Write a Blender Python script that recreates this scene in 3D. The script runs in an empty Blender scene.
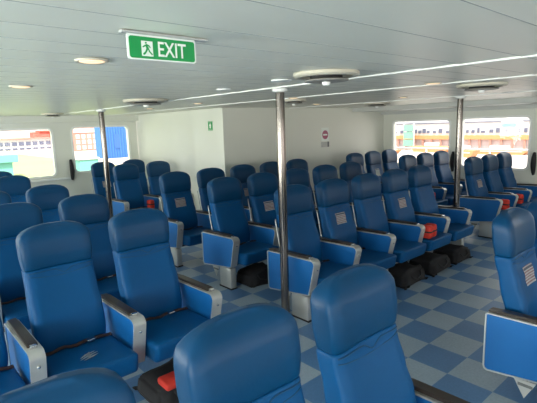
import bpy, bmesh, math, random
from mathutils import Vector, Matrix
random.seed(7)
S = bpy.context.scene
COL = S.collection

# ------------------------------------------------------------ camera
F = 443.667
PITCH, ROLL, YAW, CAMZ = 0.1704, -0.0318, 0.7204, 1.717
cd = bpy.data.cameras.new('camera'); cam = bpy.data.objects.new('camera', cd); COL.objects.link(cam)
cd.sensor_fit = 'HORIZONTAL'; cd.sensor_width = 36; cd.lens = 36 * F / 537
cd.clip_start = .02; cd.clip_end = 600
fw = Vector((math.sin(YAW) * math.cos(PITCH), math.cos(YAW) * math.cos(PITCH), -math.sin(PITCH)))
r0 = Vector((math.cos(YAW), -math.sin(YAW), 0)); u0 = r0.cross(fw)
rr = r0 * math.cos(ROLL) + u0 * math.sin(ROLL); uu = -r0 * math.sin(ROLL) + u0 * math.cos(ROLL)
cam.matrix_world = Matrix(((rr.x, uu.x, -fw.x, 0), (rr.y, uu.y, -fw.y, 0), (rr.z, uu.z, -fw.z, CAMZ), (0, 0, 0, 1)))
S.camera = cam

# ------------------------------------------------------------ world, sun, added window lamps, exposure
S.view_settings.view_transform = 'Standard'; S.view_settings.look = 'None'
S.view_settings.gamma = 1; S.view_settings.use_curve_mapping = False
S.view_settings.exposure = 0.0
W = bpy.data.worlds.new('sky'); S.world = W; W.use_nodes = True
bg = W.node_tree.nodes['Background']; bg.inputs[0].default_value = (1, .98, .96, 1); bg.inputs[1].default_value = 2.9
sd = bpy.data.lights.new('sun', 'SUN'); sd.energy = 11; sd.angle = .03; sd.color = (1, .96, .9)
sun = bpy.data.objects.new('sun', sd); COL.objects.link(sun)
sun.rotation_euler = Vector((.35, .55, -1.1)).to_track_quat('-Z', 'Y').to_euler()

def area(name, loc, aim, sx, sy, power, color):
    d = bpy.data.lights.new(name, 'AREA'); d.shape = 'RECTANGLE'; d.size = sx; d.size_y = sy
    d.energy = power; d.color = color
    o = bpy.data.objects.new(name, d); COL.objects.link(o); o.location = loc
    o.rotation_euler = Vector(aim).to_track_quat('-Z', 'Z').to_euler()
    return o
PORT_X, FRONT_Y = -3.2, -3.6
# area lamps added inside assumed windows behind the camera, standing in for daylight
for i, y in enumerate((-2.2, 0.2, 2.6, 5.0, 7.4)):  # last port lamp added to brighten the block's left face
    area('port_fill_lamp', (PORT_X + .06, y, 1.25), (1, 0, .22), 1.5, .85, 98, (.97, 1, .93))
for i, x in enumerate((-1.2, 1.2, 3.6, 6.0)):
    area('front_fill_lamp', (x, FRONT_Y + .06, 1.25), (0, 1, .2), 1.5, .85, 14, (1, .88, .80))
def portal(loc, aim, sx, sy):
    o = area('window_portal', loc, aim, sx, sy, 1, (1, 1, 1)); o.data.cycles.is_portal = True
for x0, x1 in ((.55, 2.5), (2.85, 3.93)):
    portal(((x0 + x1) / 2, 8.95, 1.33), (0, -1, 0), x1 - x0, .9)
for y0, y1 in ((4.22, 5.5), (2.75, 4.0), (-.9, .9)):
    portal((8.72, (y0 + y1) / 2, 1.25), (-1, 0, 0), y1 - y0, .95)

# ------------------------------------------------------------ materials
def mat(name, col, rough=.5, metal=0, spec=.5, bump=None, noise=None, coat=0, emit=None, estr=0, trans=0):
    m = bpy.data.materials.new(name); m.use_nodes = True; nt = m.node_tree; b = nt.nodes['Principled BSDF']
    b.inputs['Base Color'].default_value = (*col, 1); b.inputs['Roughness'].default_value = rough
    b.inputs['Metallic'].default_value = metal; b.inputs['Specular IOR Level'].default_value = spec
    b.inputs['Coat Weight'].default_value = coat; b.inputs['Transmission Weight'].default_value = trans
    if emit: b.inputs['Emission Color'].default_value = (*emit, 1); b.inputs['Emission Strength'].default_value = estr
    tc = nt.nodes.new('ShaderNodeTexCoord')
    if noise:
        sc, amt = noise
        n = nt.nodes.new('ShaderNodeTexNoise'); n.inputs['Scale'].default_value = sc; n.inputs['Detail'].default_value = 4
        nt.links.new(tc.outputs['Object'], n.inputs['Vector'])
        mx = nt.nodes.new('ShaderNodeMix'); mx.data_type = 'RGBA'
        mx.inputs[6].default_value = (*[c * (1 - amt) for c in col], 1); mx.inputs[7].default_value = (*[min(1, c * (1 + amt)) for c in col], 1)
        nt.links.new(n.outputs['Fac'], mx.inputs[0]); nt.links.new(mx.outputs[2], b.inputs['Base Color'])
    if bump:
        sc, st = bump
        n = nt.nodes.new('ShaderNodeTexNoise'); n.inputs['Scale'].default_value = sc; n.inputs['Detail'].default_value = 3
        nt.links.new(tc.outputs['Object'], n.inputs['Vector'])
        bp = nt.nodes.new('ShaderNodeBump'); bp.inputs['Strength'].default_value = st; bp.inputs['Distance'].default_value = .002
        nt.links.new(n.outputs['Fac'], bp.inputs['Height']); nt.links.new(bp.outputs['Normal'], b.inputs['Normal'])
    return m
M = {}
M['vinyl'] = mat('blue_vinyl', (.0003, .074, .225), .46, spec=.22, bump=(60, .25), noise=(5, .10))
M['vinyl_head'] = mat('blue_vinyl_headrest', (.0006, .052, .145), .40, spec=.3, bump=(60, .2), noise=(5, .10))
M['piping'] = mat('blue_piping', (.0006, .05, .14), .5)
M['panel'] = mat('blue_side_panel', (.003, .125, .40), .5, noise=(8, .05))
M['alu'] = mat('brushed_aluminium', (.54, .55, .54), .42, metal=.55, noise=(20, .06))
M['pad'] = mat('dark_armpad', (.035, .026, .022), .3)
M['belt'] = mat('dark_belt', (.03, .014, .016), .7)
M['chrome'] = mat('chrome', (.7, .7, .7), .18, metal=1)
M['steel'] = mat('polished_steel_pole', (.17, .155, .145), .16, metal=1, noise=(6, .08))
M['black'] = mat('black_rubber', (.012, .012, .014), .6)
M['bag'] = mat('black_fabric', (.010, .010, .013), .85, bump=(80, .5))
M['red'] = mat('red_fabric', (.62, .035, .02), .7, bump=(60, .4), noise=(14, .2))
M['wall'] = mat('wall_panel', (.78, .79, .71), .45, noise=(1.3, .02))
M['ceil'] = mat('ceiling_plank', (.82, .81, .70), .36, noise=(1.5, .02))
M['white'] = mat('white_trim', (.92, .93, .9), .4)
M['cream'] = mat('cream_plastic', (.60, .56, .45), .4)
M['joint_shade'] = mat('grey_joint_shade', (.42, .42, .39), .8)
M['dish'] = mat('grey_brown_dish', (.34, .32, .28), .4)
M['grey'] = mat('grey_plate', (.16, .17, .17), .5)
M['greysoft'] = mat('soffit_grey', (.6, .61, .58), .45)
M['green'] = mat('sign_green', (.0, .30, .07), .35)
M['signwhite'] = mat('sign_white', (.85, .9, .85), .4)
M['mauve'] = mat('sign_mauve_red', (.42, .10, .18), .5)
M['lamp'] = mat('lamp_lens', (.9, .8, .6), .5, emit=(1, .60, .32), estr=1.15)
M['lampoff'] = mat('lamp_lens_off', (.7, .72, .7), .5)
M['glass'] = mat('glass', (1, 1, 1), 0)
nt = M['glass'].node_tree; nt.nodes.clear()
o_ = nt.nodes.new('ShaderNodeOutputMaterial'); tr = nt.nodes.new('ShaderNodeBsdfTransparent'); gl = nt.nodes.new('ShaderNodeBsdfGlossy')
gl.inputs['Roughness'].default_value = .02; tr.inputs[0].default_value = (.97, .985, .975, 1)
fr = nt.nodes.new('ShaderNodeFresnel'); fr.inputs[0].default_value = 1.25; ms = nt.nodes.new('ShaderNodeMixShader')
nt.links.new(fr.outputs[0], ms.inputs[0]); nt.links.new(tr.outputs[0], ms.inputs[1]); nt.links.new(gl.outputs[0], ms.inputs[2]); nt.links.new(ms.outputs[0], o_.inputs[0])

def floor_mat():
    m = bpy.data.materials.new('floor_tiles'); m.use_nodes = True; nt = m.node_tree; b = nt.nodes['Principled BSDF']
    b.inputs['Roughness'].default_value = .33
    tc = nt.nodes.new('ShaderNodeTexCoord'); mp = nt.nodes.new('ShaderNodeMapping')
    mp.inputs['Location'].default_value = (-2.736 / .3, -1.615 / .3, .5); mp.inputs['Scale'].default_value = (1 / .3, 1 / .3, 0)
    ck = nt.nodes.new('ShaderNodeTexChecker'); ck.inputs['Scale'].default_value = 1
    ck.inputs['Color1'].default_value = (.085, .20, .40, 1); ck.inputs['Color2'].default_value = (.31, .395, .48, 1)
    nt.links.new(tc.outputs['Object'], mp.inputs[0]); nt.links.new(mp.outputs[0], ck.inputs[0])
    n = nt.nodes.new('ShaderNodeTexNoise'); n.inputs['Scale'].default_value = 2.2; n.inputs['Detail'].default_value = 6
    nt.links.new(tc.outputs['Object'], n.inputs['Vector'])
    n2 = nt.nodes.new('ShaderNodeTexNoise'); n2.inputs['Scale'].default_value = 60; n2.inputs['Detail'].default_value = 2
    nt.links.new(tc.outputs['Object'], n2.inputs['Vector'])
    ad = nt.nodes.new('ShaderNodeMath'); ad.operation = 'ADD'; nt.links.new(n.outputs['Fac'], ad.inputs[0]); nt.links.new(n2.outputs['Fac'], ad.inputs[1])
    mr = nt.nodes.new('ShaderNodeMapRange'); mr.inputs[1].default_value = .6; mr.inputs[2].default_value = 1.4; mr.inputs[3].default_value = .85; mr.inputs[4].default_value = 1.15
    nt.links.new(ad.outputs[0], mr.inputs[0])
    vm = nt.nodes.new('ShaderNodeVectorMath'); vm.operation = 'SCALE'
    nt.links.new(ck.outputs['Color'], vm.inputs[0]); nt.links.new(mr.outputs[0], vm.inputs['Scale']); nt.links.new(vm.outputs[0], b.inputs['Base Color'])
    return m
M['floor'] = floor_mat()

def card_mat():                     # small printed card: rows of tiny reddish and grey print
    m = bpy.data.materials.new('printed_card'); m.use_nodes = True; nt = m.node_tree; b = nt.nodes['Principled BSDF']
    b.inputs['Roughness'].default_value = .5
    tc = nt.nodes.new('ShaderNodeTexCoord'); mp = nt.nodes.new('ShaderNodeMapping'); mp.inputs['Scale'].default_value = (170, 0, 48)
    br = nt.nodes.new('ShaderNodeTexNoise'); br.inputs['Scale'].default_value = 1; br.inputs['Detail'].default_value = 0
    nt.links.new(tc.outputs['Object'], mp.inputs[0]); nt.links.new(mp.outputs[0], br.inputs['Vector'])
    wv = nt.nodes.new('ShaderNodeTexWave'); wv.bands_direction = 'Z'; wv.inputs['Scale'].default_value = 19
    nt.links.new(tc.outputs['Object'], wv.inputs['Vector'])
    ml = nt.nodes.new('ShaderNodeMath'); ml.operation = 'MULTIPLY'; nt.links.new(br.outputs['Fac'], ml.inputs[0]); nt.links.new(wv.outputs['Fac'], ml.inputs[1])
    cr = nt.nodes.new('ShaderNodeValToRGB'); cr.color_ramp.elements[0].position = .18; cr.color_ramp.elements[0].color = (.80, .79, .80, 1)
    cr.color_ramp.elements[1].position = .38; cr.color_ramp.elements[1].color = (.42, .22, .24, 1)
    nt.links.new(ml.outputs[0], cr.inputs[0]); nt.links.new(cr.outputs[0], b.inputs['Base Color'])
    return m
M['card'] = card_mat()
M['cardhead'] = mat('card_heading', (.10, .11, .16), .5)

# ------------------------------------------------------------ mesh helpers
def link(name, bm, m, parent=None, smooth=False):
    me = bpy.data.meshes.new(name)
    bmesh.ops.recalc_face_normals(bm, faces=bm.faces)
    bm.to_mesh(me); bm.free()
    if isinstance(m, (list, tuple)):
        for k in m: me.materials.append(M[k])
    else: me.materials.append(M[m])
    if smooth:
        for p in me.polygons: p.use_smooth = True
        if smooth != 'all': me.set_sharp_from_angle(angle=math.radians(40))
    o = bpy.data.objects.new(name, me); COL.objects.link(o)
    if parent: o.parent = parent
    return o
def tag(o, label=None, cat=None, group=None, kind=None):
    if label: o['label'] = label
    if cat: o['category'] = cat
    if group: o['group'] = group
    if kind: o['kind'] = kind
    return o
def empty(name, loc, label=None, cat=None, group=None, rz=0):
    o = bpy.data.objects.new(name, None); COL.objects.link(o); o.location = loc; o.rotation_euler = (0, 0, rz)
    o.empty_display_size = .1
    return tag(o, label, cat, group)
def box(bm, x0, x1, y0, y1, z0, z1, bev=0, seg=2):
    g = bmesh.ops.create_cube(bm, size=1)['verts']
    for v in g:
        v.co = Vector((x0 + (v.co.x + .5) * (x1 - x0), y0 + (v.co.y + .5) * (y1 - y0), z0 + (v.co.z + .5) * (z1 - z0)))
    if bev:
        es = list({e for v in g for e in v.link_edges})
        bmesh.ops.bevel(bm, geom=es, offset=bev, segments=seg, affect='EDGES', profile=.5)
    return bm
def bx(*a, **k): return box(bmesh.new(), *a, **k)
def lathe(bm, prof, c=(0, 0, 0), n=32, axis='Z'):
    rings = []
    for r, h in prof:
        ring = []
        for i in range(n):
            a = 2 * math.pi * i / n
            p = (r * math.cos(a), r * math.sin(a), h)
            if axis == 'Y': p = (p[0], h, p[1])
            if axis == 'X': p = (h, p[0], p[1])
            ring.append(bm.verts.new(Vector(p) + Vector(c)))
        rings.append(ring)
    for a, b in zip(rings, rings[1:]):
        for i in range(n): bm.faces.new((a[i], a[(i + 1) % n], b[(i + 1) % n], b[i]))
    for ring in (rings[0], rings[-1]):
        try: bm.faces.new(ring)
        except ValueError: pass
    return bm
def tube(bm, pts, r, n=8):
    pts = [Vector(p) for p in pts]; rings = []
    for i, p in enumerate(pts):
        d = (pts[min(i + 1, len(pts) - 1)] - pts[max(i - 1, 0)]).normalized()
        a = d.orthogonal().normalized() if i == 0 else (rings_a - d * rings_a.dot(d)).normalized()
        rings_a = a; b = d.cross(a)
        rings.append([bm.verts.new(p + (a * math.cos(2 * math.pi * k / n) + b * math.sin(2 * math.pi * k / n)) * r) for k in range(n)])
    for A, B in zip(rings, rings[1:]):
        for i in range(n): bm.faces.new((A[i], A[(i + 1) % n], B[(i + 1) % n], B[i]))
    bm.faces.new(rings[0]); bm.faces.new(rings[-1])
    return bm
def prism(bm, poly, axis, a, b):
    """extrude a 2D polygon: axis X -> poly in (y,z); axis Y -> (x,z); axis Z -> (x,y)"""
    def P(p, t):
        return {'X': (t, p[0], p[1]), 'Y': (p[0], t, p[1]), 'Z': (p[0], p[1], t)}[axis]
    A = [bm.verts.new(P(p, a)) for p in poly]; B = [bm.verts.new(P(p, b)) for p in poly]
    bm.faces.new(A); bm.faces.new(B[::-1])
    for i in range(len(poly)): bm.faces.new((A[i], B[i], B[(i + 1) % len(poly)], A[(i + 1) % len(poly)]))
    return bm
def band(bm, outer, inner, axis, a, b):
    """closed ring between two outlines with equal point counts"""
    def P(p, t):
        return {'X': (t, p[0], p[1]), 'Y': (p[0], t, p[1]), 'Z': (p[0], p[1], t)}[axis]
    n = len(outer)
    oA = [bm.verts.new(P(p, a)) for p in outer]; oB = [bm.verts.new(P(p, b)) for p in outer]
    iA = [bm.verts.new(P(p, a)) for p in inner]; iB = [bm.verts.new(P(p, b)) for p in inner]
    for i in range(n):
        j = (i + 1) % n
        bm.faces.new((oA[i], oA[j], oB[j], oB[i])); bm.faces.new((iA[i], iB[i], iB[j], iA[j]))
        bm.faces.new((oA[i], iA[i], iA[j], oA[j])); bm.faces.new((oB[i], oB[j], iB[j], iB[i]))
    return bm
def rrect(x0, x1, z0, z1, r, n=6):
    out = []
    for cx, cz, a0 in ((x1 - r, z1 - r, 0), (x0 + r, z1 - r, 90), (x0 + r, z0 + r, 180), (x1 - r, z0 + r, 270)):
        for k in range(n + 1):
            a = math.radians(a0 + 90 * k / n); out.append((cx + r * math.cos(a), cz + r * math.sin(a)))
    return out
def holed_plate(outer, holes, a, b, axis):
    """flat wall with real openings: bridge outline and holes by triangle fill, then extrude"""
    bm = bmesh.new()
    def P(p, t):
        return {'X': (t, p[0], p[1]), 'Y': (p[0], t, p[1])}[axis]
    es = []
    for loop in [outer] + holes:
        vs = [bm.verts.new(P(p, a)) for p in loop]
        for i in range(len(vs)): es.append(bm.edges.new((vs[i], vs[(i + 1) % len(vs)])))
    bmesh.ops.triangle_fill(bm, use_beauty=True, use_dissolve=False, edges=es)
    r = bmesh.ops.extrude_face_region(bm, geom=list(bm.faces))
    d = Vector(P((0, 0), b)) - Vector(P((0, 0), a))
    bmesh.ops.translate(bm, vec=d, verts=[v for v in r['geom'] if isinstance(v, bmesh.types.BMVert)])
    return bm
def text_mesh(name, s, m, parent, size, sx=1.0, extrude=.0008, bold=0.0):
    c = bpy.data.curves.new(name, 'FONT'); c.body = s; c.size = size; c.extrude = extrude; c.align_x = 'CENTER'; c.align_y = 'CENTER'; c.offset = bold
    t = bpy.data.objects.new(name + '_tmp', c); COL.objects.link(t)
    dg = bpy.context.evaluated_depsgraph_get(); me = bpy.data.meshes.new_from_object(t.evaluated_get(dg))
    bpy.data.objects.remove(t)
    xs = [v.co.x for v in me.vertices]; ys = [v.co.y for v in me.vertices]; cx = (min(xs) + max(xs)) / 2; cy = (min(ys) + max(ys)) / 2
    for v in me.vertices: v.co = Vector(((v.co.x - cx) * sx, -v.co.z, v.co.y - cy))   # stands up, faces -y
    me.materials.clear(); me.materials.append(M[m]); me.name = name
    o = bpy.data.objects.new(name, me); COL.objects.link(o); o.parent = parent
    return o
def copy_tree(o, parent=None):
    c = o.copy(); COL.objects.link(c); c.parent = parent
    for ch in KIDS.get(o.name, []): 
        d = ch.copy(); COL.objects.link(d); d.parent = c
        for g in KIDS.get(ch.name, []):
            e = g.copy(); COL.objects.link(e); e.parent = d
    return c
KIDS = {}
def index_kids():
    KIDS.clear()
    for o in COL.objects:
        if o.parent: KIDS.setdefault(o.parent.name, []).append(o)

# ------------------------------------------------------------ room shell
ZC = 2.004; XR = 8.5; YL = 8.8; BX, BY = 4.148, 5.75
def struct(name, bm, m, parent=None, **k):
    o = link(name, bm, m, parent, **k)
    if parent is None: o['kind'] = 'structure'
    return o
struct('floor', bx(PORT_X - .2, XR + .2, FRONT_Y - .2, YL + .2, -.1, 0), 'floor')
# ceiling: planks running across the ship, small open joints between them
joints = [1.145 - .3 * k for k in range(16, 0, -1)] + [1.145 + .215 * k for k in range(37)]
bm = bmesh.new(); box(bm, PORT_X - .2, XR + .2, FRONT_Y - .2, YL + .2, ZC + .012, ZC + .12)
for y0, y1 in zip(joints, joints[1:]):
    if y1 > YL + .1: break
    prism(bm, [(y0, ZC + .012), (y0, ZC + .0035), (y1 - .0025, ZC), (y1 - .0025, ZC + .012)], 'X', PORT_X - .1, XR + .1)
struct('ceiling', bm, 'ceil')
bm = bmesh.new()                                   # grey strips added along plank joints, standing in for the shade in the gaps
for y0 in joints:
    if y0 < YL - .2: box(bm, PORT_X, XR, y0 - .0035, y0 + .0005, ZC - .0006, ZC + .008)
struct('trim_8', bm, 'joint_shade')
for i, (x, w) in enumerate(((2.40, .014), (3.50, .012), (5.62, .018))):
    struct('trim_%d' % (i + 1), bx(x - w / 2, x + w / 2, FRONT_Y, YL if x < BX else BY, ZC - .007, ZC + .012, bev=.002), 'white')
# far wall left of the block, with two windows
LW = [(.55, 2.50, .90, 1.785), (2.83, 3.97, .93, 1.80)]
struct('wall_back', holed_plate([(PORT_X, 0), (BX, 0), (BX, ZC + .02), (PORT_X, ZC + .02)], [rrect(*w, .09) for w in LW], YL, YL + .14, 'Y'), 'wall')
# starboard wall with three windows
RW = [(4.22, 5.52, .80, 1.722), (2.79, 4.01, .80, 1.735), (-.9, .9, .80, 1.735)]
struct('wall_starboard', holed_plate([(FRONT_Y, 0), (YL, 0), (YL, ZC + .02), (FRONT_Y, ZC + .02)], [rrect(*w, .09) for w in RW], XR, XR + .14, 'X'), 'wall')
PW = [(y - .85, y + .85, .80, 1.73) for y in (-2.2, .2, 2.6, 5.0, 7.4)]  # last opening added along with its lamp to light the block's left face
struct('wall_port', holed_plate([(FRONT_Y, 0), (YL, 0), (YL, ZC + .02), (FRONT_Y, ZC + .02)], [rrect(*w, .09) for w in PW], PORT_X, PORT_X - .14, 'X'), 'wall')
FW_ = [(x - .85, x + .85, .80, 1.73) for x in (-1.2, 1.2, 3.6, 6.0)]
struct('wall_front', holed_plate([(PORT_X, 0), (XR, 0), (XR, ZC + .02), (PORT_X, ZC + .02)], [rrect(*w, .09) for w in FW_], FRONT_Y, FRONT_Y - .14, 'Y'), 'wall')
# the boxed-in block
struct('wall_block', bx(BX, XR, BY, YL, 0, ZC + .012, bev=.006), 'wall')
struct('trim_4', bx(7.39, XR, FRONT_Y, BY, 1.925, ZC + .012, bev=.005), 'greysoft')
struct('trim_5', bx(8.40, XR, FRONT_Y, BY, 1.86, 1.925, bev=.004), 'greysoft')
struct('trim_6', bx(PORT_X, BX, YL - .12, YL, 1.885, ZC + .012, bev=.006), 'wall')
struct('trim_7', bx(PORT_X, 2.72, YL - .06, YL, .835, .872, bev=.006), 'white')
struct('baseboard_block', bx(BX, XR, BY - .012, BY, 0, .09, bev=.003), 'greysoft')
struct('baseboard_starboard', bx(XR - .012, XR, FRONT_Y, BY - .012, 0, .09, bev=.003), 'greysoft')
struct('baseboard_back', bx(PORT_X, BX, YL - .012, YL, 0, .09, bev=.003), 'greysoft')
wn = 0
def window(x0, x1, z0, z1, axis, inner, outward):
    global wn; wn += 1
    r = bpy.data.objects.new('window_%d' % wn, None); COL.objects.link(r); r['kind'] = 'structure'
    r.location = (0, 0, 0)
    fr_ = band(bmesh.new(), rrect(x0 - .012, x1 + .012, z0 - .012, z1 + .012, .10), rrect(x0 + .022, x1 - .022, z0 + .022, z1 - .022, .075), axis, inner - outward * .008, inner + outward * .03)
    struct('window_frame', fr_, 'white', r)
    g = prism(bmesh.new(), rrect(x0 - .004, x1 + .004, z0 - .004, z1 + .004, .09), axis, inner + outward * .07, inner + outward * .078)
    struct('window_pane', g, 'glass', r)
    return r
for w in LW: window(*w, 'Y', YL, 1)
for w in RW: window(*w, 'X', XR, 1)
for w in PW: window(*w, 'X', PORT_X, -1)
for w in FW_: window(*w, 'Y', FRONT_Y, -1)

# ------------------------------------------------------------ seats
def interp(t, x):
    if x <= t[0][0]: return t[0][1]
    for (a, b), (c, d) in zip(t, t[1:]):
        if x <= c:
            k = (x - a) / (c - a); k = k * k * (3 - 2 * k) if len(t) > 3 else k
            return b + (d - b) * k
    return t[-1][1]
FRONT = [(.34, .345), (.45, .335), (.60, .362), (.74, .415), (.85, .453), (.89, .457), (.96, .455), (1.05, .467), (1.11, .488), (1.15, .530)]
BACK = [(.34, .450), (.50, .478), (.70, .530), (.88, .572), (1.0, .590), (1.10, .598), (1.15, .585)]
HALF = [(.34, .205), (.50, .214), (.65, .212), (.80, .206), (.88, .206), (.96, .213), (1.04, .214)]
def half(z):
    h = interp(HALF, min(z, 1.04))
    if z > 1.04: h *= max(0.02, 1 - ((z - 1.04) / .1075) ** 2.6) ** (1 / 2.6)
    return h
def seat_ring(bm, z, shrink=0, n=64, dish=.010):
    hw = half(z) - shrink; f, b = interp(FRONT, z) + shrink, interp(BACK, z) - shrink
    if z > 1.08:
        k = min(1, (z - 1.08) / .068); f += (b - f) * .33 * k * k; b -= (b - f) * .33 * k * k
    yc, hy = (f + b) / 2, max(.004, (b - f) / 2); vs = []
    for i in range(n):
        a = 2 * math.pi * i / n; c, s = math.cos(a), math.sin(a); e = 2 / 6.5
        x = hw * abs(c) ** e * (1 if c >= 0 else -1); y = yc + hy * abs(s) ** e * (1 if s >= 0 else -1)
        if s < 0 and hw > .1: y += dish * max(0, 1 - (x / hw / .75) ** 2) * min(1, -s * 1.5)
        vs.append(bm.verts.new((x, y, z)))
    return vs
def seat_body(zs, shr):
    bm = bmesh.new(); rings = [seat_ring(bm, z, s) for z, s in zip(zs, shr)]
    for A, B in zip(rings, rings[1:]):
        for i in range(len(A)): bm.faces.new((A[i], A[(i + 1) % len(A)], B[(i + 1) % len(A)], B[i]))
    bm.faces.new(rings[0]); bm.faces.new(rings[-1])
    return bm
def front_y(x, z, off=.0025):
    f, b = interp(FRONT, z), interp(BACK, z); yc, hy = (f + b) / 2, (b - f) / 2; q = min(.999, abs(x) / half(z))
    return yc - hy * (1 - q ** 6.5) ** (1 / 6.5) + .010 * max(0, 1 - (q / .75) ** 2) - off

def make_arm(parent, x, end=None, foot=True):
    """arm assembly: aluminium hoop (armrest) with blue side panels, pad, latch, bolt"""
    r = .045; pts = []
    zf, zb = .575, .560                                  # top, front and back
    prof = []
    for k in range(7):
        a = math.radians(180 - 90 * k / 6); prof.append((r + r * math.cos(a), zf - r + r * math.sin(a)))
    for k in range(4):
        a = math.radians(90 - 90 * k / 3); prof.append((.60 - .02 + .02 * math.cos(a), zb - .02 + .02 * math.sin(a)))
    for k in range(4):
        a = math.radians(-90 * k / 3); prof.append((.60 - .03 + .03 * math.cos(a), .185 + .03 + .03 * math.sin(a)))
    for k in range(4):
        a = math.radians(270 - 90 * k / 3); prof.append((.062 + .03 + .03 * math.cos(a), .245 + .03 + .03 * math.sin(a)))
    cy, cz = .30, .38
    def inset(p, d):
        n = len(p); out = []
        for i in range(n):
            a, b, c = Vector(p[i - 1]), Vector(p[i]), Vector(p[(i + 1) % n])
            d1, d2 = (b - a).normalized(), (c - b).normalized(); t = (d1 + d2).normalized(); nn = Vector((t.y, -t.x))
            out.append(tuple(b + nn * d))
        return out
    inn = inset(prof, .009)
    hw = .040
    arm = link('armrest', band(bmesh.new(), prof, inn, 'X', x - hw, x + hw), 'alu', parent, smooth=True)
    pan = link('side_panel', prism(bmesh.new(), inset(prof, .0085), 'X', x - hw + .006, x + hw - .006), 'panel', arm)
    pb = bmesh.new()
    prism(pb, [(.085, .573), (.085, .589), (.105, .594), (.50, .583), (.585, .577), (.59, .561)], 'X', x - .027, x + .027)
    bmesh.ops.bevel(pb, geom=pb.edges[:], offset=.004, segments=2, affect='EDGES')
    link('arm_pad', pb, 'pad', arm, smooth=True)
    link('latch', bx(x - .018, x + .018, .060, .088, .570, .590, bev=.003), 'chrome', arm)
    link('bolt', lathe(bmesh.new(), [(.009, .004), (.009, -.002), (.005, -.005)], (x, 0.002, .49), n=12, axis='Y'), 'chrome', arm)
    if foot:
        pb = bmesh.new(); box(pb, x - .036, x + .036, .085, .285, .012, .232, bev=.005)
        pe = link('pedestal', pb, 'alu', parent, smooth=True)
        link('foot_plate', bx(x - .042, x + .042, .075, .295, 0, .014, bev=.003), 'black', pe)
    if end:
        s = end; g = bmesh.new()
        xx = x + s * .030
        prism(g, [(.30, .21), (.42, .20), (.36, .095)], 'X', xx - .003, xx + .003)
        gs = link('triangular_bracket', g, 'alu', parent)
        link('bracket_plate', bx(xx - .0045, xx + .0045, .318, .398, .168, .186), 'grey', gs)

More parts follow.
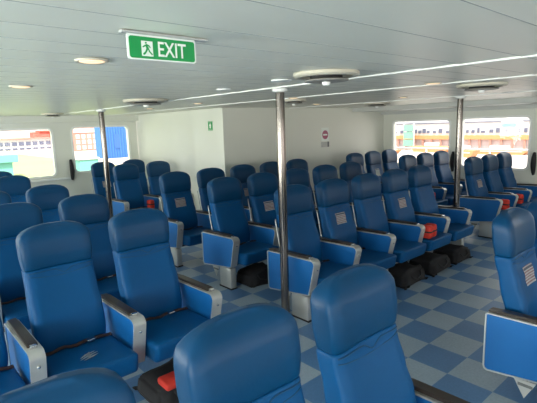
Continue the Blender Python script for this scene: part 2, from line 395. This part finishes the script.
PITCH_ = .577
def make_seat(kind):
    root = empty('ferry_seat', (0, 0, 0))
    zs = [.345, .36, .40, .46, .52, .58, .64, .70, .76, .81, .85, .872, .882]; sh = [.02, .006] + [0] * 9 + [.000, .003]
    back = link('backrest', seat_body(zs, sh), 'vinyl', root, smooth='all')
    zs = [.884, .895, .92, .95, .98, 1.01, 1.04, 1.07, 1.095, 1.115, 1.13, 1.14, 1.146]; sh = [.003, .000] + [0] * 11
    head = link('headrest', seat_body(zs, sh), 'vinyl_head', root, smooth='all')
    # embossed seams on the front: straight line with a dip and a lower curve
    b = bmesh.new()
    def dip(x, z0, a): return z0 - a * math.exp(-((x - .02) / .035) ** 2)
    tube(b, [(x, front_y(x, dip(x, .868, .03), .001), dip(x, .868, .03)) for x in [(-.19 + .38 * i / 30) for i in range(31)]], .0032, 6)
    tube(b, [(x, front_y(x, .845 - .02 * math.cos(x * 9), .001), .845 - .02 * math.cos(x * 9)) for x in [(-.19 + .38 * i / 20) for i in range(21)]], .0028, 6)
    link('stitched_seam', b, 'piping', back, smooth='all')
    # cushion
    b = bmesh.new(); box(b, -.236, .236, -.085, .375, .262, .405)
    for v in b.verts:
        if v.co.y < 0 and v.co.z < .3: v.co.y += .025; v.co.z += .01
        if v.co.y > 0: v.co.z -= .02
    bmesh.ops.bevel(b, geom=b.edges[:], offset=.035, segments=4, affect='EDGES', profile=.6)
    link('seat_cushion', b, 'vinyl', root, smooth=True)
    link('support_beam', bx(-.245, .245, .17, .25, .222, .262, bev=.006), 'black', root)
    # belt across the cushion joint
    b = bmesh.new()
    pts = [(-.225 + .45 * i / 14, .315 - .01 * math.sin(i * 1.1), .398 + .004 * math.sin(i * 1.7)) for i in range(15)]
    for p, q in zip(pts, pts[1:]):
        vs = [b.verts.new((p[0], p[1] - .010, p[2])), b.verts.new((q[0], q[1] - .010, q[2])), b.verts.new((q[0], q[1] + .012, q[2] + .008)), b.verts.new((p[0], p[1] + .012, p[2] + .008))]
        b.faces.new(vs)
    bmesh.ops.remove_doubles(b, verts=b.verts[:], dist=.0005)
    bmesh.ops.solidify(b, geom=b.faces[:], thickness=.004)
    bl = link('lap_belt', b, 'belt', root)
    link('buckle', bx(.06, .11, .285, .315, .398, .414, bev=.004), 'chrome', bl)
    # slim metal recline bars beside the backrest
    for s in ((-1, 1) if 'N' not in kind else ()):
        b = bmesh.new(); X_ = -.022 + s * .2225; P = [(X_, .49 + (z - .5) * .22, z) for z in (.40, .50, .60, .70, .78, .82)]; P.append((X_ - s * .008, .57, .845))
        tube(b, P, .006, 8)
        link('recline_bar', b, 'alu', root, smooth='all')
    if 'N' not in kind:
        for o in (back, head): o.location.x -= .022; o.location.y += .012
    if 'T' in kind:                                      # leaned back a little
        for o in (back, head): o.location.y += .055
    make_arm(root, -PITCH_ / 2, end=-1 if 'L' in kind else None, foot='L' in kind or 'F' in kind)
    if 'R' in kind: make_arm(root, PITCH_ / 2, end=None, foot=True)
    if 'S' in kind or 'B' in kind:
        big = 'B' in kind
        z0, z1, x0, x1 = (.66, .80, -.06, .07) if big else (.69, .80, -.075, .075)
        b = bmesh.new(); N = 6
        for X0, X1, Z0, Z1, nm in ((x0, x1, z0, z1, 'seat_card'),):
            for i in range(N + 1): pass
        V = [[b.verts.new((x0 + (x1 - x0) * i / N, front_y(x0 + (x1 - x0) * i / N, z0 + (z1 - z0) * j / N, .004), z0 + (z1 - z0) * j / N)) for i in range(N + 1)] for j in range(N + 1)]
        for j in range(N):
            for i in range(N): b.faces.new((V[j][i], V[j][i + 1], V[j + 1][i + 1], V[j + 1][i]))
        bmesh.ops.solidify(b, geom=b.faces[:], thickness=.0015)
        c = link('seat_card', b, 'signwhite' if big else 'card', back); c['label'] = 'small white printed card on the seat back'
        b = bmesh.new(); zc = z1 - .012
        V = [[b.verts.new((x0 + .004 + (x1 - x0 - .008) * i / N, front_y(x0 + (x1 - x0) * i / N, z, .006), z)) for i in range(N + 1)] for z in (zc - .007, zc + .005)]
        for i in range(N): b.faces.new((V[0][i], V[0][i + 1], V[1][i + 1], V[1][i]))
        link('card_heading', b, 'cardhead', back)
    return root
PROTO = {}
def proto(kind):
    if kind not in PROTO:
        PROTO[kind] = [make_seat(kind), False]; index_kids()
    return PROTO[kind]
def put_seat(x, y, kind, label, group, yoff=0):
    p = proto(kind)
    if not p[1]: o = p[0]; p[1] = True
    else: o = copy_tree(p[0])
    o.location = (x, y, 0); tag(o, label, 'seat', group)
    return o
MX0 = 2.97; RX0 = 6.85; LXR = 1.365        # column origins (seat centres)
VH = 3.003 - .55
MROW = [VH, VH + 1.119, VH + 2.238, VH + 3.86, VH + 4.87]
ORD = ['first', 'second', 'third', 'fourth', 'fifth']
G = 'blue ferry seats in rows'
mid_names = ['row just right of the central steel pole', 'second row behind the central pole', 'middle-block row next to the cabinet wall corner']
mid_names = ['middle row beside central pole', 'middle row behind pole row', 'middle row nearest grey wall']
mid_card = {(0, 1), (0, 3), (1, 1), (2, 0), (2, 2)}
for r in range(3):
    for j in range(5):
        k = 'L' if j == 0 else ('R' if j == 4 else ('F' if j == 2 else ''))
        if (r, j) in mid_card: k += 'S'
        lab = 'blue seat, %s from the left in %s%s' % (ORD[j], mid_names[r], ', card on back' if 'S' in k else '')
        put_seat(MX0 + PITCH_ * j, MROW[r], k, lab, G)
for j in range(2):
    put_seat(MX0 + PITCH_ * j, .45, 'LSNT' if j == 0 else 'NT', ['blue seat at lower right with printed card and blue end panel', 'blue seat cut off by the right edge behind the card seat'][j], G)
put_seat(3.19, 6.72, 'L', 'blue seat with white-edged end panel right of the thin left pole', G)
put_seat(3.795, 6.72, 'R', 'blue seat against the bright corner wall, beside the left pole seat', G)
put_seat(3.15, 7.62, 'LS', 'blue seat with card half hidden behind the thin left pole', G)
put_seat(3.745, 7.62, 'R', 'rearmost blue seat beneath the right edge of the blue-view window', G)
rn = ['the right block row nearest the aisle end', 'the right block row in front of the left starboard window', 'the right block row at the far wall corner']
rn = ['right row below rightmost window', 'right row below left starboard window', 'right row in far wall corner']
for r in range(3):
    for j in range(3):
        k = 'L' if j == 0 else ('R' if j == 2 else '')
        if (r, j) == (0, 0): k += 'S'
        if (r, j) == (2, 1): k += 'B'
        put_seat(RX0 - .02 + PITCH_ * j, MROW[r] + .0, k, 'blue seat, %s from the left in %s%s' % (ORD[j], rn[r], ', with white card' if ('S' in k or 'B' in k) else ''), G)
left = [(-1, .45, 'R', 'large blue seat back in the foreground left of the tiled floor'), (-2, .45, '', 'large rounded blue seat back at bottom centre of the view'), (-3, .45, '', 'blue seat top at the bottom left corner'),
        (-1, VH, 'R', 'blue seat with aisle armrest above the black and red bag'), (-2, VH, '', 'blue seat with a pale emblem on its cushion'), (-3, VH, '', 'blue seat cut by the left edge beside the emblem seat'),
        (-1, VH + 1.119, 'R', 'blue seat back directly left of the thin left pole, aisle side'), (-2, VH + 1.119, '', 'blue seat back at left edge behind the emblem seat row'),
        (-1, VH + 2.238, 'R', 'blue seat top at left, second row behind the emblem seat'), (-2, VH + 2.238, '', 'small blue seat top at the left edge in the third left row'),
        (-1, MROW[3] - .0, 'R', 'blue seat top just below the left window at the left edge'), (-1, MROW[4], 'R', 'rearmost blue seat top in the left block under the window')]
emblem_seat = None
for j, y, k, lab in left:
    o = put_seat(LXR + PITCH_ * (j + 1) - (.015 if y < 1 else 0), y, k + ('NT' if y < 1 else 'N'), lab, G)
    if j == -2 and y == VH: emblem_seat = o
# pale emblem on one cushion
b = bmesh.new()
for pts in ([(-.05, .10), (-.01, .135), (.05, .14), (.01, .125)], [(-.055, .08), (0, .115), (.06, .12), (.01, .10)], [(-.04, .065), (.01, .09), (.055, .095), (.02, .078)], [(-.01, .075), (.005, .14), (.02, .15), (.01, .08)]):
    prism(b, pts, 'Z', .4035, .4052)
for v in b.verts: v.co.z -= (v.co.y) * .0
link('cushion_emblem', b, 'alu', emblem_seat)['label'] = 'pale emblem printed on the seat cushion'

# ------------------------------------------------------------ poles
def pole(x, y, label):
    t = empty('steel_pole', (x, y, 0), label, 'pole', 'steel support poles')
    link('pole', lathe(bmesh.new(), [(.037, .01), (.037, ZC - .01)], n=32), 'steel', t, smooth=True)
    link('base_flange', lathe(bmesh.new(), [(.07, 0), (.07, .008), (.045, .014), (.045, .025)], n=32), 'steel', t, smooth=True)
    link('top_collar', lathe(bmesh.new(), [(.05, ZC - .028), (.062, ZC - .02), (.062, ZC - .0005)], n=32), 'white', t, smooth=True)
pole(2.53, 2.70, 'polished steel pole in the centre, beside a blue end panel')
pole(2.48, 6.35, 'thin steel pole at left in front of the left windows')
pole(5.76, 2.74, 'steel pole at right between the two orange-view windows')

# ------------------------------------------------------------ ceiling fittings
def downlight(x, y, lit, label, r=.07):
    t = empty('ceiling_downlight', (x, y, ZC), label, 'ceiling light', 'round ceiling lights')
    link('trim_ring', lathe(bmesh.new(), [(r * .8, -.006), (r, -.008), (r * 1.05, 0)], n=28), 'cream' if lit else 'white', t, smooth=True)
    link('lens', lathe(bmesh.new(), [(r * .78, -.0065), (r * .6, -.0095), (.001, -.010)], n=28), 'lamp' if lit else 'lampoff', t, smooth=True)
for x, y, lit, lab in ((.724, 1.90, 1, 'lit round ceiling light nearest the exit sign, on its left'), (.739, 3.134, 1, 'lit round ceiling light near the left edge'),
                       (2.05, 2.17, 0, 'unlit round ceiling light beside the top of the central pole'), (2.10, 2.88, 0, 'small unlit ceiling light behind the exit sign, over the block corner'),
                       (2.98, 4.62, 1, 'dim ceiling light above the green wall sign'), (3.38, 1.835, 1, 'lit ceiling light left of the dark round vent at right'),
                       (4.935, 3.066, 1, 'small lit ceiling light above the left starboard window'), (3.50, 3.52, 1, 'small lit ceiling light just right of the central pole top'),
                       (5.551, 2.065, 0, 'flat unlit ceiling light near the right edge'), (3.0, 5.9, 1, 'tiny ceiling light by the far end of the left trim strip'),
                       (5.0, 4.55, 1, 'small ceiling light over the grey block wall')):
    downlight(x, y, lit, lab, .055 if y > 2.8 and x > 1 else .065)
def diffuser(x, y, r, label):
    t = empty('ceiling_vent', (x, y, ZC), label, 'ceiling vent', 'round ceiling vents')
    link('outer_ring', lathe(bmesh.new(), [(r * .80, -.001), (r * .80, -.022), (r * .86, -.027), (r * .95, -.025), (r, -.016), (r, 0)], n=40), 'cream', t, smooth=True)
    bm = bmesh.new(); lathe(bm, [(r * .79, -.006), (r * .79, -.002)], n=32); lathe(bm, [(r * .5, -.034), (r * .5, -.006)], n=32)
    link('duct_throat', bm, 'black', t)
    link('dish', lathe(bmesh.new(), [(.001, -.050), (r * .35, -.054), (r * .66, -.048), (r * .69, -.042), (r * .64, -.036), (.001, -.032)], n=40), 'dish', t, smooth=True)
    link('hub', lathe(bmesh.new(), [(.001, -.072), (r * .10, -.070), (r * .13, -.060), (r * .13, -.050)], n=24), 'white', t, smooth=True)
diffuser(2.02, 1.76, .19, 'large cream round ceiling vent right of the central pole')
diffuser(2.10, 4.20, .22, 'round ceiling vent above the left part of the bright block wall')
diffuser(3.95, 1.70, .20, 'round ceiling vent near the right edge beside the right pole')
diffuser(3.78, 3.80, .15, 'small ceiling vent seen past the central pole top')
diffuser(5.95, 4.15, .20, 'flat ceiling vent before the dropped grey soffit')
diffuser(2.18, 7.55, .16, 'small ceiling vent above the left windows')

# ------------------------------------------------------------ exit sign
t = empty('exit_sign', (.716, 1.29, ZC), 'green EXIT sign with running man hanging from the ceiling', 'sign')
link('mounting_rail', bx(-.135, .165, -.012, .012, -.008, -.0005, bev=.002), 'alu', t)
sb = link('sign_edge', prism(bmesh.new(), rrect(-.117, .117, -.081, -.006, .010), 'Y', -.003, .003), 'signwhite', t)
fc = link('green_face', prism(bmesh.new(), rrect(-.112, .112, -.077, -.014, .008), 'Y', -.0042, .0042), 'green', t)
x = text_mesh('exit_lettering', 'EXIT', 'signwhite', t, .065, 1, bold=.0006)
xs = [v.co.x for v in x.data.vertices]; zs = [v.co.z for v in x.data.vertices]
for v in x.data.vertices: v.co.x *= .098 / (max(xs) - min(xs)); v.co.z *= .044 / (max(zs) - min(zs))
x.location = (.030, -.0048, -.046)
pg = link('pictogram_panel', bx(-.074, -.037, -.0052, -.0043, -.070, -.026), 'signwhite', t)
b = bmesh.new()
def pic(pts): prism(b, [(-.0555 + px * .0011, -.048 + pz * .0011) for px, pz in pts], 'Y', -.0062, -.0053)
lathe(b, [(.0030, -.0062), (.0030, -.0053)], (-.0595, 0, -.0315), n=14, axis='Y')
pic([(-6, 10), (-1, 12), (4, 2), (2, -2), (-3, 0)])            # trunk
pic([(-6, 10), (-14, 5), (-13, 2), (-5, 6)]); pic([(-1, 12), (6, 9), (10, 3), (8, 2), (4, 6), (0, 8)])     # arms
pic([(2, -2), (4, 2), (7, -6), (15, -14), (13, -17), (4, -8)])       # back leg
pic([(-3, 0), (2, -2), (-3, -10), (-9, -17), (-14, -16), (-13, -13), (-7, -8)])
link('running_man', b, 'green', pg)

# ------------------------------------------------------------ wall signs
t = empty('safety_sign', (BX - .001, 6.095, 1.735), 'small green and white safety sign on the bright block wall', 'sign')
link('plate', bx(-.004, 0, -.062, .062, -.075, .075), 'green', t)
b = bmesh.new(); prism(b, [(-.018, -.04), (.018, -.04), (.018, .0), (.034, .0), (0, .045), (-.034, .0), (-.018, .0)], 'X', -.0055, -.0042)
box(b, -.0055, -.0042, -.052, .052, -.067, -.062); box(b, -.0055, -.0042, -.052, .052, .062, .067)
link('white_symbol', b, 'signwhite', t)
t = empty('prohibition_sign', (6.55, BY - .001, 1.50), 'white wall sign with mauve circle on the grey block wall', 'sign')
link('plate', bx(-.105, .105, -.004, 0, -.12, .135), 'signwhite', t)
link('circle', lathe(bmesh.new(), [(.085, -.0055), (.085, -.0041)], (0, 0, 0), n=32, axis='Y'), 'mauve', t)
link('bar', bx(-.058, .058, -.007, -.0056, -.014, .014), 'signwhite', t)
t = empty('notice_plaque', (6.55, BY - .001, 1.318), 'small dark grey plaque below the white circle sign', 'plaque')
link('plate', bx(-.115, .115, -.005, 0, -.055, .05), 'greysoft', t)
link('dark_tab', bx(.060, .112, -.0062, -.0051, -.052, .047), 'grey', t)
for k in range(4): link('text_line', bx(-.105, .045, -.0062, -.0051, .028 - k * .022, .034 - k * .022), 'grey', t)

# ------------------------------------------------------------ black grab handles on the walls
def handle(loc, rz, label):
    t = empty('grab_handle', loc, label, 'handle', 'black wall handles', rz)
    b = bmesh.new(); P = []
    for i in range(13):
        s = i / 12; P.append((.0, -.012 - .034 * math.sin(math.pi * s), .19 - .38 * s))
    tube(b, P, .030, 10)
    for v in b.verts:
        k = .45 + .55 * math.sin(math.pi * min(1, max(0, (v.co.z + .19) / .38))) ** .7; v.co.x *= k * 1.4
    link('grip', b, 'black', t, smooth='all')
    for z in (.18, -.18): link('mount', lathe(bmesh.new(), [(.016, 0), (.016, -.014)], (0, 0, z), n=14, axis='Y'), 'black', t)
handle((2.765, YL, 1.0), 0, 'black grab handle between the two left windows')
handle((XR, 4.14, .90), -math.pi / 2, 'black grab handle between the two starboard windows')
handle((XR, 2.70, .92), -math.pi / 2, 'black grab handle at the right edge of the view')

# ------------------------------------------------------------ life vests on cushions, bags under seats
def vest(x, y, z, label, two=False, rz=0):
    t = empty('life_vest', (x, y, z), label, 'life vest', 'red folded life vests', rz)
    n = 2 if two else 1
    for k in range(n):
        b = bmesh.new(); ox = (k - (n - 1) / 2) * .098
        box(b, ox - .045, ox + .045, -.05, .07, .002, .15, bev=.026, seg=3)
        for v in b.verts: v.co.x += .004 * math.sin(v.co.z * 60)
        link('folded_float', b, 'red', t, smooth='all')
        bb = bmesh.new()
        box(bb, ox - .047, ox + .047, -.052, .072, .07, .088, bev=.006)
        link('strap', bb, 'black', t)
vest(MX0 + 3 * PITCH_ - .12, VH + .02, .405, 'pair of red life vests on the pole-row seat near the right pole', True, .1)
vest(RX0 + .0 - .13, MROW[0] + .02, .405, 'red life vest on the first seat of the nearest right-hand row', False, .1)
vest(RX0 + PITCH_ - .11, MROW[0] + .04, .405, 'red life vest at the right edge on the second right-hand seat', False, .1)
vest(RX0 - .02 + 0 - .12, MROW[1] + .03, .405, 'red life vest just right of the right pole', False, .1)
vest(3.19 + .14, 6.76, .405, 'small red life vest beside the seat right of the left pole', False, .1)
def bag(x, y, label, w=.40, d=.30, h=.18, red=False, rz=0):
    t = empty('bag', (x, y, 0), label, 'bag', 'black bags stowed under the seats', rz)
    b = bmesh.new(); box(b, -w / 2, w / 2, -d / 2, d / 2, .002, h)
    bmesh.ops.subdivide_edges(b, edges=b.edges[:], cuts=4, use_grid_fill=True)
    for v in b.verts:
        s = math.sin(v.co.x * 31 + x * 7) * math.cos(v.co.y * 23 + y * 5)
        if v.co.z > .01: v.co.z -= abs(s) * .02 + .03 * (abs(v.co.x) / (w / 2)) ** 3
        v.co.x *= 1 - .12 * (v.co.z / h) ** 2; v.co.y *= 1 - .15 * (v.co.z / h) ** 2; v.co.y += .006 * math.sin(v.co.x * 60)
    bmesh.ops.bevel(b, geom=[e for e in b.edges if e.calc_face_angle(0) > .6], offset=.02, segments=3, affect='EDGES')
    link('bag_body', b, 'bag', t, smooth='all')
    b = bmesh.new(); tube(b, [(-.10, -d / 2 + .02, h * .72), (-.08, -d / 2 - .012, h * .5), (0, -d / 2 - .018, h * .35), (.08, -d / 2 - .012, h * .5), (.10, -d / 2 + .02, h * .72)], .007, 6)
    link('carry_strap', b, 'black', t, smooth='all')
    if red:
        b = bmesh.new(); box(b, -.15, .10, -d / 2 - .005, -.04, h - .03, h + .018, bev=.016, seg=3)
        link('red_lining', b, 'red', t, smooth='all')['label'] = 'red cloth bulging from the bag top'
bag(LXR - .07, VH + .02, 'black bag with red top under the seat with the aisle armrest', .40, .34, .15, True)
bag(MX0 + .04, MROW[1] + .10, 'black bag under the first seat behind the pole row', .36, .3)
bag(MX0 + 1 * PITCH_, VH + .08, 'black bag under the second pole-row seat', .42, .3)
bag(MX0 + 2 * PITCH_, VH + .06, 'black bag under the third pole-row seat', .42, .3)
bag(MX0 + 3 * PITCH_ - .02, VH + .06, 'black bag under the pole-row seat with the red vests', .44, .32)
bag(MX0 + 4 * PITCH_ - .07, VH + .06, 'black bag at the right end under the pole row', .38, .32)

# ------------------------------------------------------------ outside: quay, lawn, buildings, rail
GZ = -2.5
M['grass'] = mat('sunlit_grass', (.24, .29, .12), .9, noise=(.2, .15))
M['quay'] = mat('quay_paving', (.46, .39, .35), .9, noise=(.15, .12))
M['bwhite'] = mat('white_render', (.55, .53, .54), .8)
M['bdark'] = mat('dark_glazing', (.10, .11, .17), .3)
M['pink'] = mat('pink_brick', (.40, .20, .16), .9)
M['pinkpale'] = mat('pale_pink_render', (.52, .42, .42), .9, noise=(.5, .2))
M['yellowpale'] = mat('pale_yellow_render', (.5, .44, .28), .9)
M['bbluedark'] = mat('darker_blue_steel', (.025, .10, .32), .6)
M['orange'] = mat('orange_paint', (.52, .24, .10), .6)
M['bred'] = mat('red_paint', (.46, .09, .06), .6)
M['bblue'] = mat('blue_steel', (.035, .15, .42), .6)
M['teal'] = mat('teal_paint', (.14, .38, .36), .6)
M['bgreen'] = mat('green_netting', (.17, .40, .27), .8)
struct('ground_lawn', bx(-150, 22, 12, 200, GZ - .2, GZ), 'grass')
struct('ground_quay', bx(22, 260, -120, 200, GZ - .2, GZ + .005), 'quay')
def ray(px, py):
    return fw + rr * ((px - 268.5) / F) - uu * ((py - 201.5) / F)
def on_y(px, py, Y): d = ray(px, py); return Vector((0, 0, CAMZ)) + d * (Y / d.y)
def on_x(px, py, X): d = ray(px, py); return Vector((0, 0, CAMZ)) + d * (X / d.x)
# left view: long low white building with a dark window band
t = empty('terminal_building', (0, 108, GZ), 'long white low building with dark window bands seen through the left window', 'building')
link('wall', bx(-10, 33, 0, 8, 0, 2.9), 'bwhite', t)
for k in range(14): link('window_strip', bx(14.2 + k * 1.35, 15.2 + k * 1.35, -.1, .05, 1.5, 2.3), 'bdark', t)
for k in range(14): link('window_strip', bx(14.2 + k * 1.35, 15.2 + k * 1.35, -.1, .05, .65, 1.05), 'bdark', t)
link('roof', bx(-10.5, 33.2, -.4, 8.5, 2.9, 3.1), 'pink', t)
t = empty('roof_hut', (0, 110, GZ + 3.1), 'red hut on the roof of the long white building', 'hut')
link('cabin', bx(27.2, 31.2, 0, 3, 0, 1.2, bev=.05), 'bred', t); link('hut_roof', bx(28.5, 31.4, -.3, 3.3, 1.2, 1.5), 'bred', t)
t = empty('far_hall', (0, 135, GZ), 'pale pink hall with a yellow band rising behind the white building', 'building')
link('wall', bx(-10, 70, 0, 10, 0, 8), 'pinkpale', t)
link('yellow_band', bx(-10, 33, -.1, .05, 5.0, 5.8), 'yellowpale', t)
for k in range(20): link('window', bx(15 + k * 2, 16.1 + k * 2, -.12, .05, 6.2, 6.8), 'pink', t)
t = empty('teal_kiosk', (9.3, 50, GZ), 'teal kiosk with a wide top on the pale lawn', 'kiosk')
link('base', bx(-.7, .75, -.6, .6, 0, 1.4, bev=.03), 'teal', t); link('canopy', bx(-1.5, 1.25, -.9, .9, 1.4, 2.15, bev=.04), 'teal', t)
# second left window
t = empty('brick_warehouse', (31.5, 98, GZ), 'pink brick building with rows of windows seen in the left view', 'building')
link('wall', bx(.6, 12, 0, 8, 0, 6.2), 'pink', t)
link('white_band', bx(.5, 12.1, -.12, .02, 3.9, 4.7), 'bwhite', t)
for r in range(3):
    for k in range(9): link('window', bx(.9 + k * 1.2, 1.6 + k * 1.2, -.1, .04, .35 + r * 1.15, 1.2 + r * 1.15), 'bwhite', t)
t = empty('blue_container_stack', (27.8, 66, GZ), 'tall blue corrugated steel stack seen behind the thin left pole', 'container')
link('body', bx(-1.8, 2.6, 0, 4, 0, 5.6), 'bblue', t)
for k in range(11): link('rib', bx(-1.75 + k * .4, -1.6 + k * .4, -.10, .02, .1, 5.5), 'bbluedark', t)
link('door_strip', bx(-.5, .3, -.14, .01, 1.5, 3.6), 'bbluedark', t)
t = empty('lidded_bin', (17.0, 48, GZ), 'pale teal low bin at the foot of the second left window', 'bin')
link('base', bx(-1.0, 1.0, 0, 1.5, 0, 1.2, bev=.05), 'teal', t); link('lid', bx(-1.1, 1.1, -.1, 1.6, 1.2, 1.4, bev=.04), 'bwhite', t)
# right view
t = empty('harbour_terminal', (60, 30, GZ), 'long white harbour building with orange band seen through the starboard windows', 'building')
link('wall', bx(0, 12, -25, 45, 0, 6), 'bwhite', t)
link('orange_band', bx(-.5, .1, -25, 45, 1.5, 2.05), 'orange', t)
link('upper_line', bx(-.12, .05, -25, 45, 3.70, 3.82), 'bdark', t)
random.seed(3)
y = -14.0
for k in range(38):
    w = random.uniform(.2, .55); link('window', bx(-.1, .05, y, y + w, 2.35, random.uniform(2.6, 3.0)), 'bdark', t); y += w + random.uniform(.15, .6)
for k in range(22): link('column', bx(-.45, -.3, -14 + k * 1.35, -13.75 + k * 1.35, 0, 1.5), 'pink', t)
link('arcade_wall', bx(-.1, .06, -25, 45, .7, 1.5), 'pinkpale', t)
link('blue_board', bx(-.12, .05, -8.6, -7.0, 3.05, 3.5), 'bblue', t)
t = empty('green_scaffold', (58.4, 35.2, GZ), 'green netted scaffold tower beside the harbour building', 'scaffold')
for k in range(3): link('net_panel', bx(-.3, .3, -.7, .7, .6 + k * 1.05, 1.5 + k * 1.05), 'bgreen', t)
for sy in (-.8, .8): link('upright', bx(-.06, .06, sy - .06, sy + .06, 0, 4.0), 'bwhite', t)
def boat(x, y0, y1, h, label, name='orange_boat'):
    t = empty(name, (x, (y0 + y1) / 2, GZ), label, 'boat', 'orange boats at the quay'); L = (y1 - y0) / 2
    link('hull', prism(bmesh.new(), [(-L, h), (-L + .5, 0), (L - .5, 0), (L, h)], 'X', -.8, .8), 'orange', t)
    link('deckhouse', bx(-.5, .5, -L * .3, L * .3, h, h + .45, bev=.03), 'bwhite', t)
    link('stripe', bx(-.84, -.79, -L + .5, L - .5, h * .6, h * .75), 'bwhite', t)
boat(56, 27.6, 33, .75, 'long orange boat seen through the left starboard window')
boat(55, 18, 24.5, .55, 'low orange boat at the right in the rightmost window')
boat(49.5, 21.4, 24.2, .8, 'short orange boat seen low beside the right pole')
boat(51, 32.2, 34.5, .5, 'small orange boat at the left edge of the starboard view')
# ship's own side deck and white rail outside the starboard windows
struct('side_deck', bx(XR + .14, 10.4, FRONT_Y, YL, -.2, -.02), 'quay')
t = empty('deck_rail', (10.1, 0, -.02), 'white deck railing outside the starboard windows', 'railing')
b = bmesh.new(); tube(b, [(0, FRONT_Y, 1.06), (0, YL, 1.06)], .022, 8); link('top_rail', b, 'bwhite', t, smooth='all')
for z in (.75, .42): b = bmesh.new(); tube(b, [(0, FRONT_Y, z), (0, YL, z)], .010, 6); link('mid_rail', b, 'bwhite', t, smooth='all')
for k in range(9): b = bmesh.new(); tube(b, [(0, -3.4 + k * 1.5, 0), (0, -3.4 + k * 1.5, 1.04)], .02, 8); link('post', b, 'bwhite', t, smooth='all')
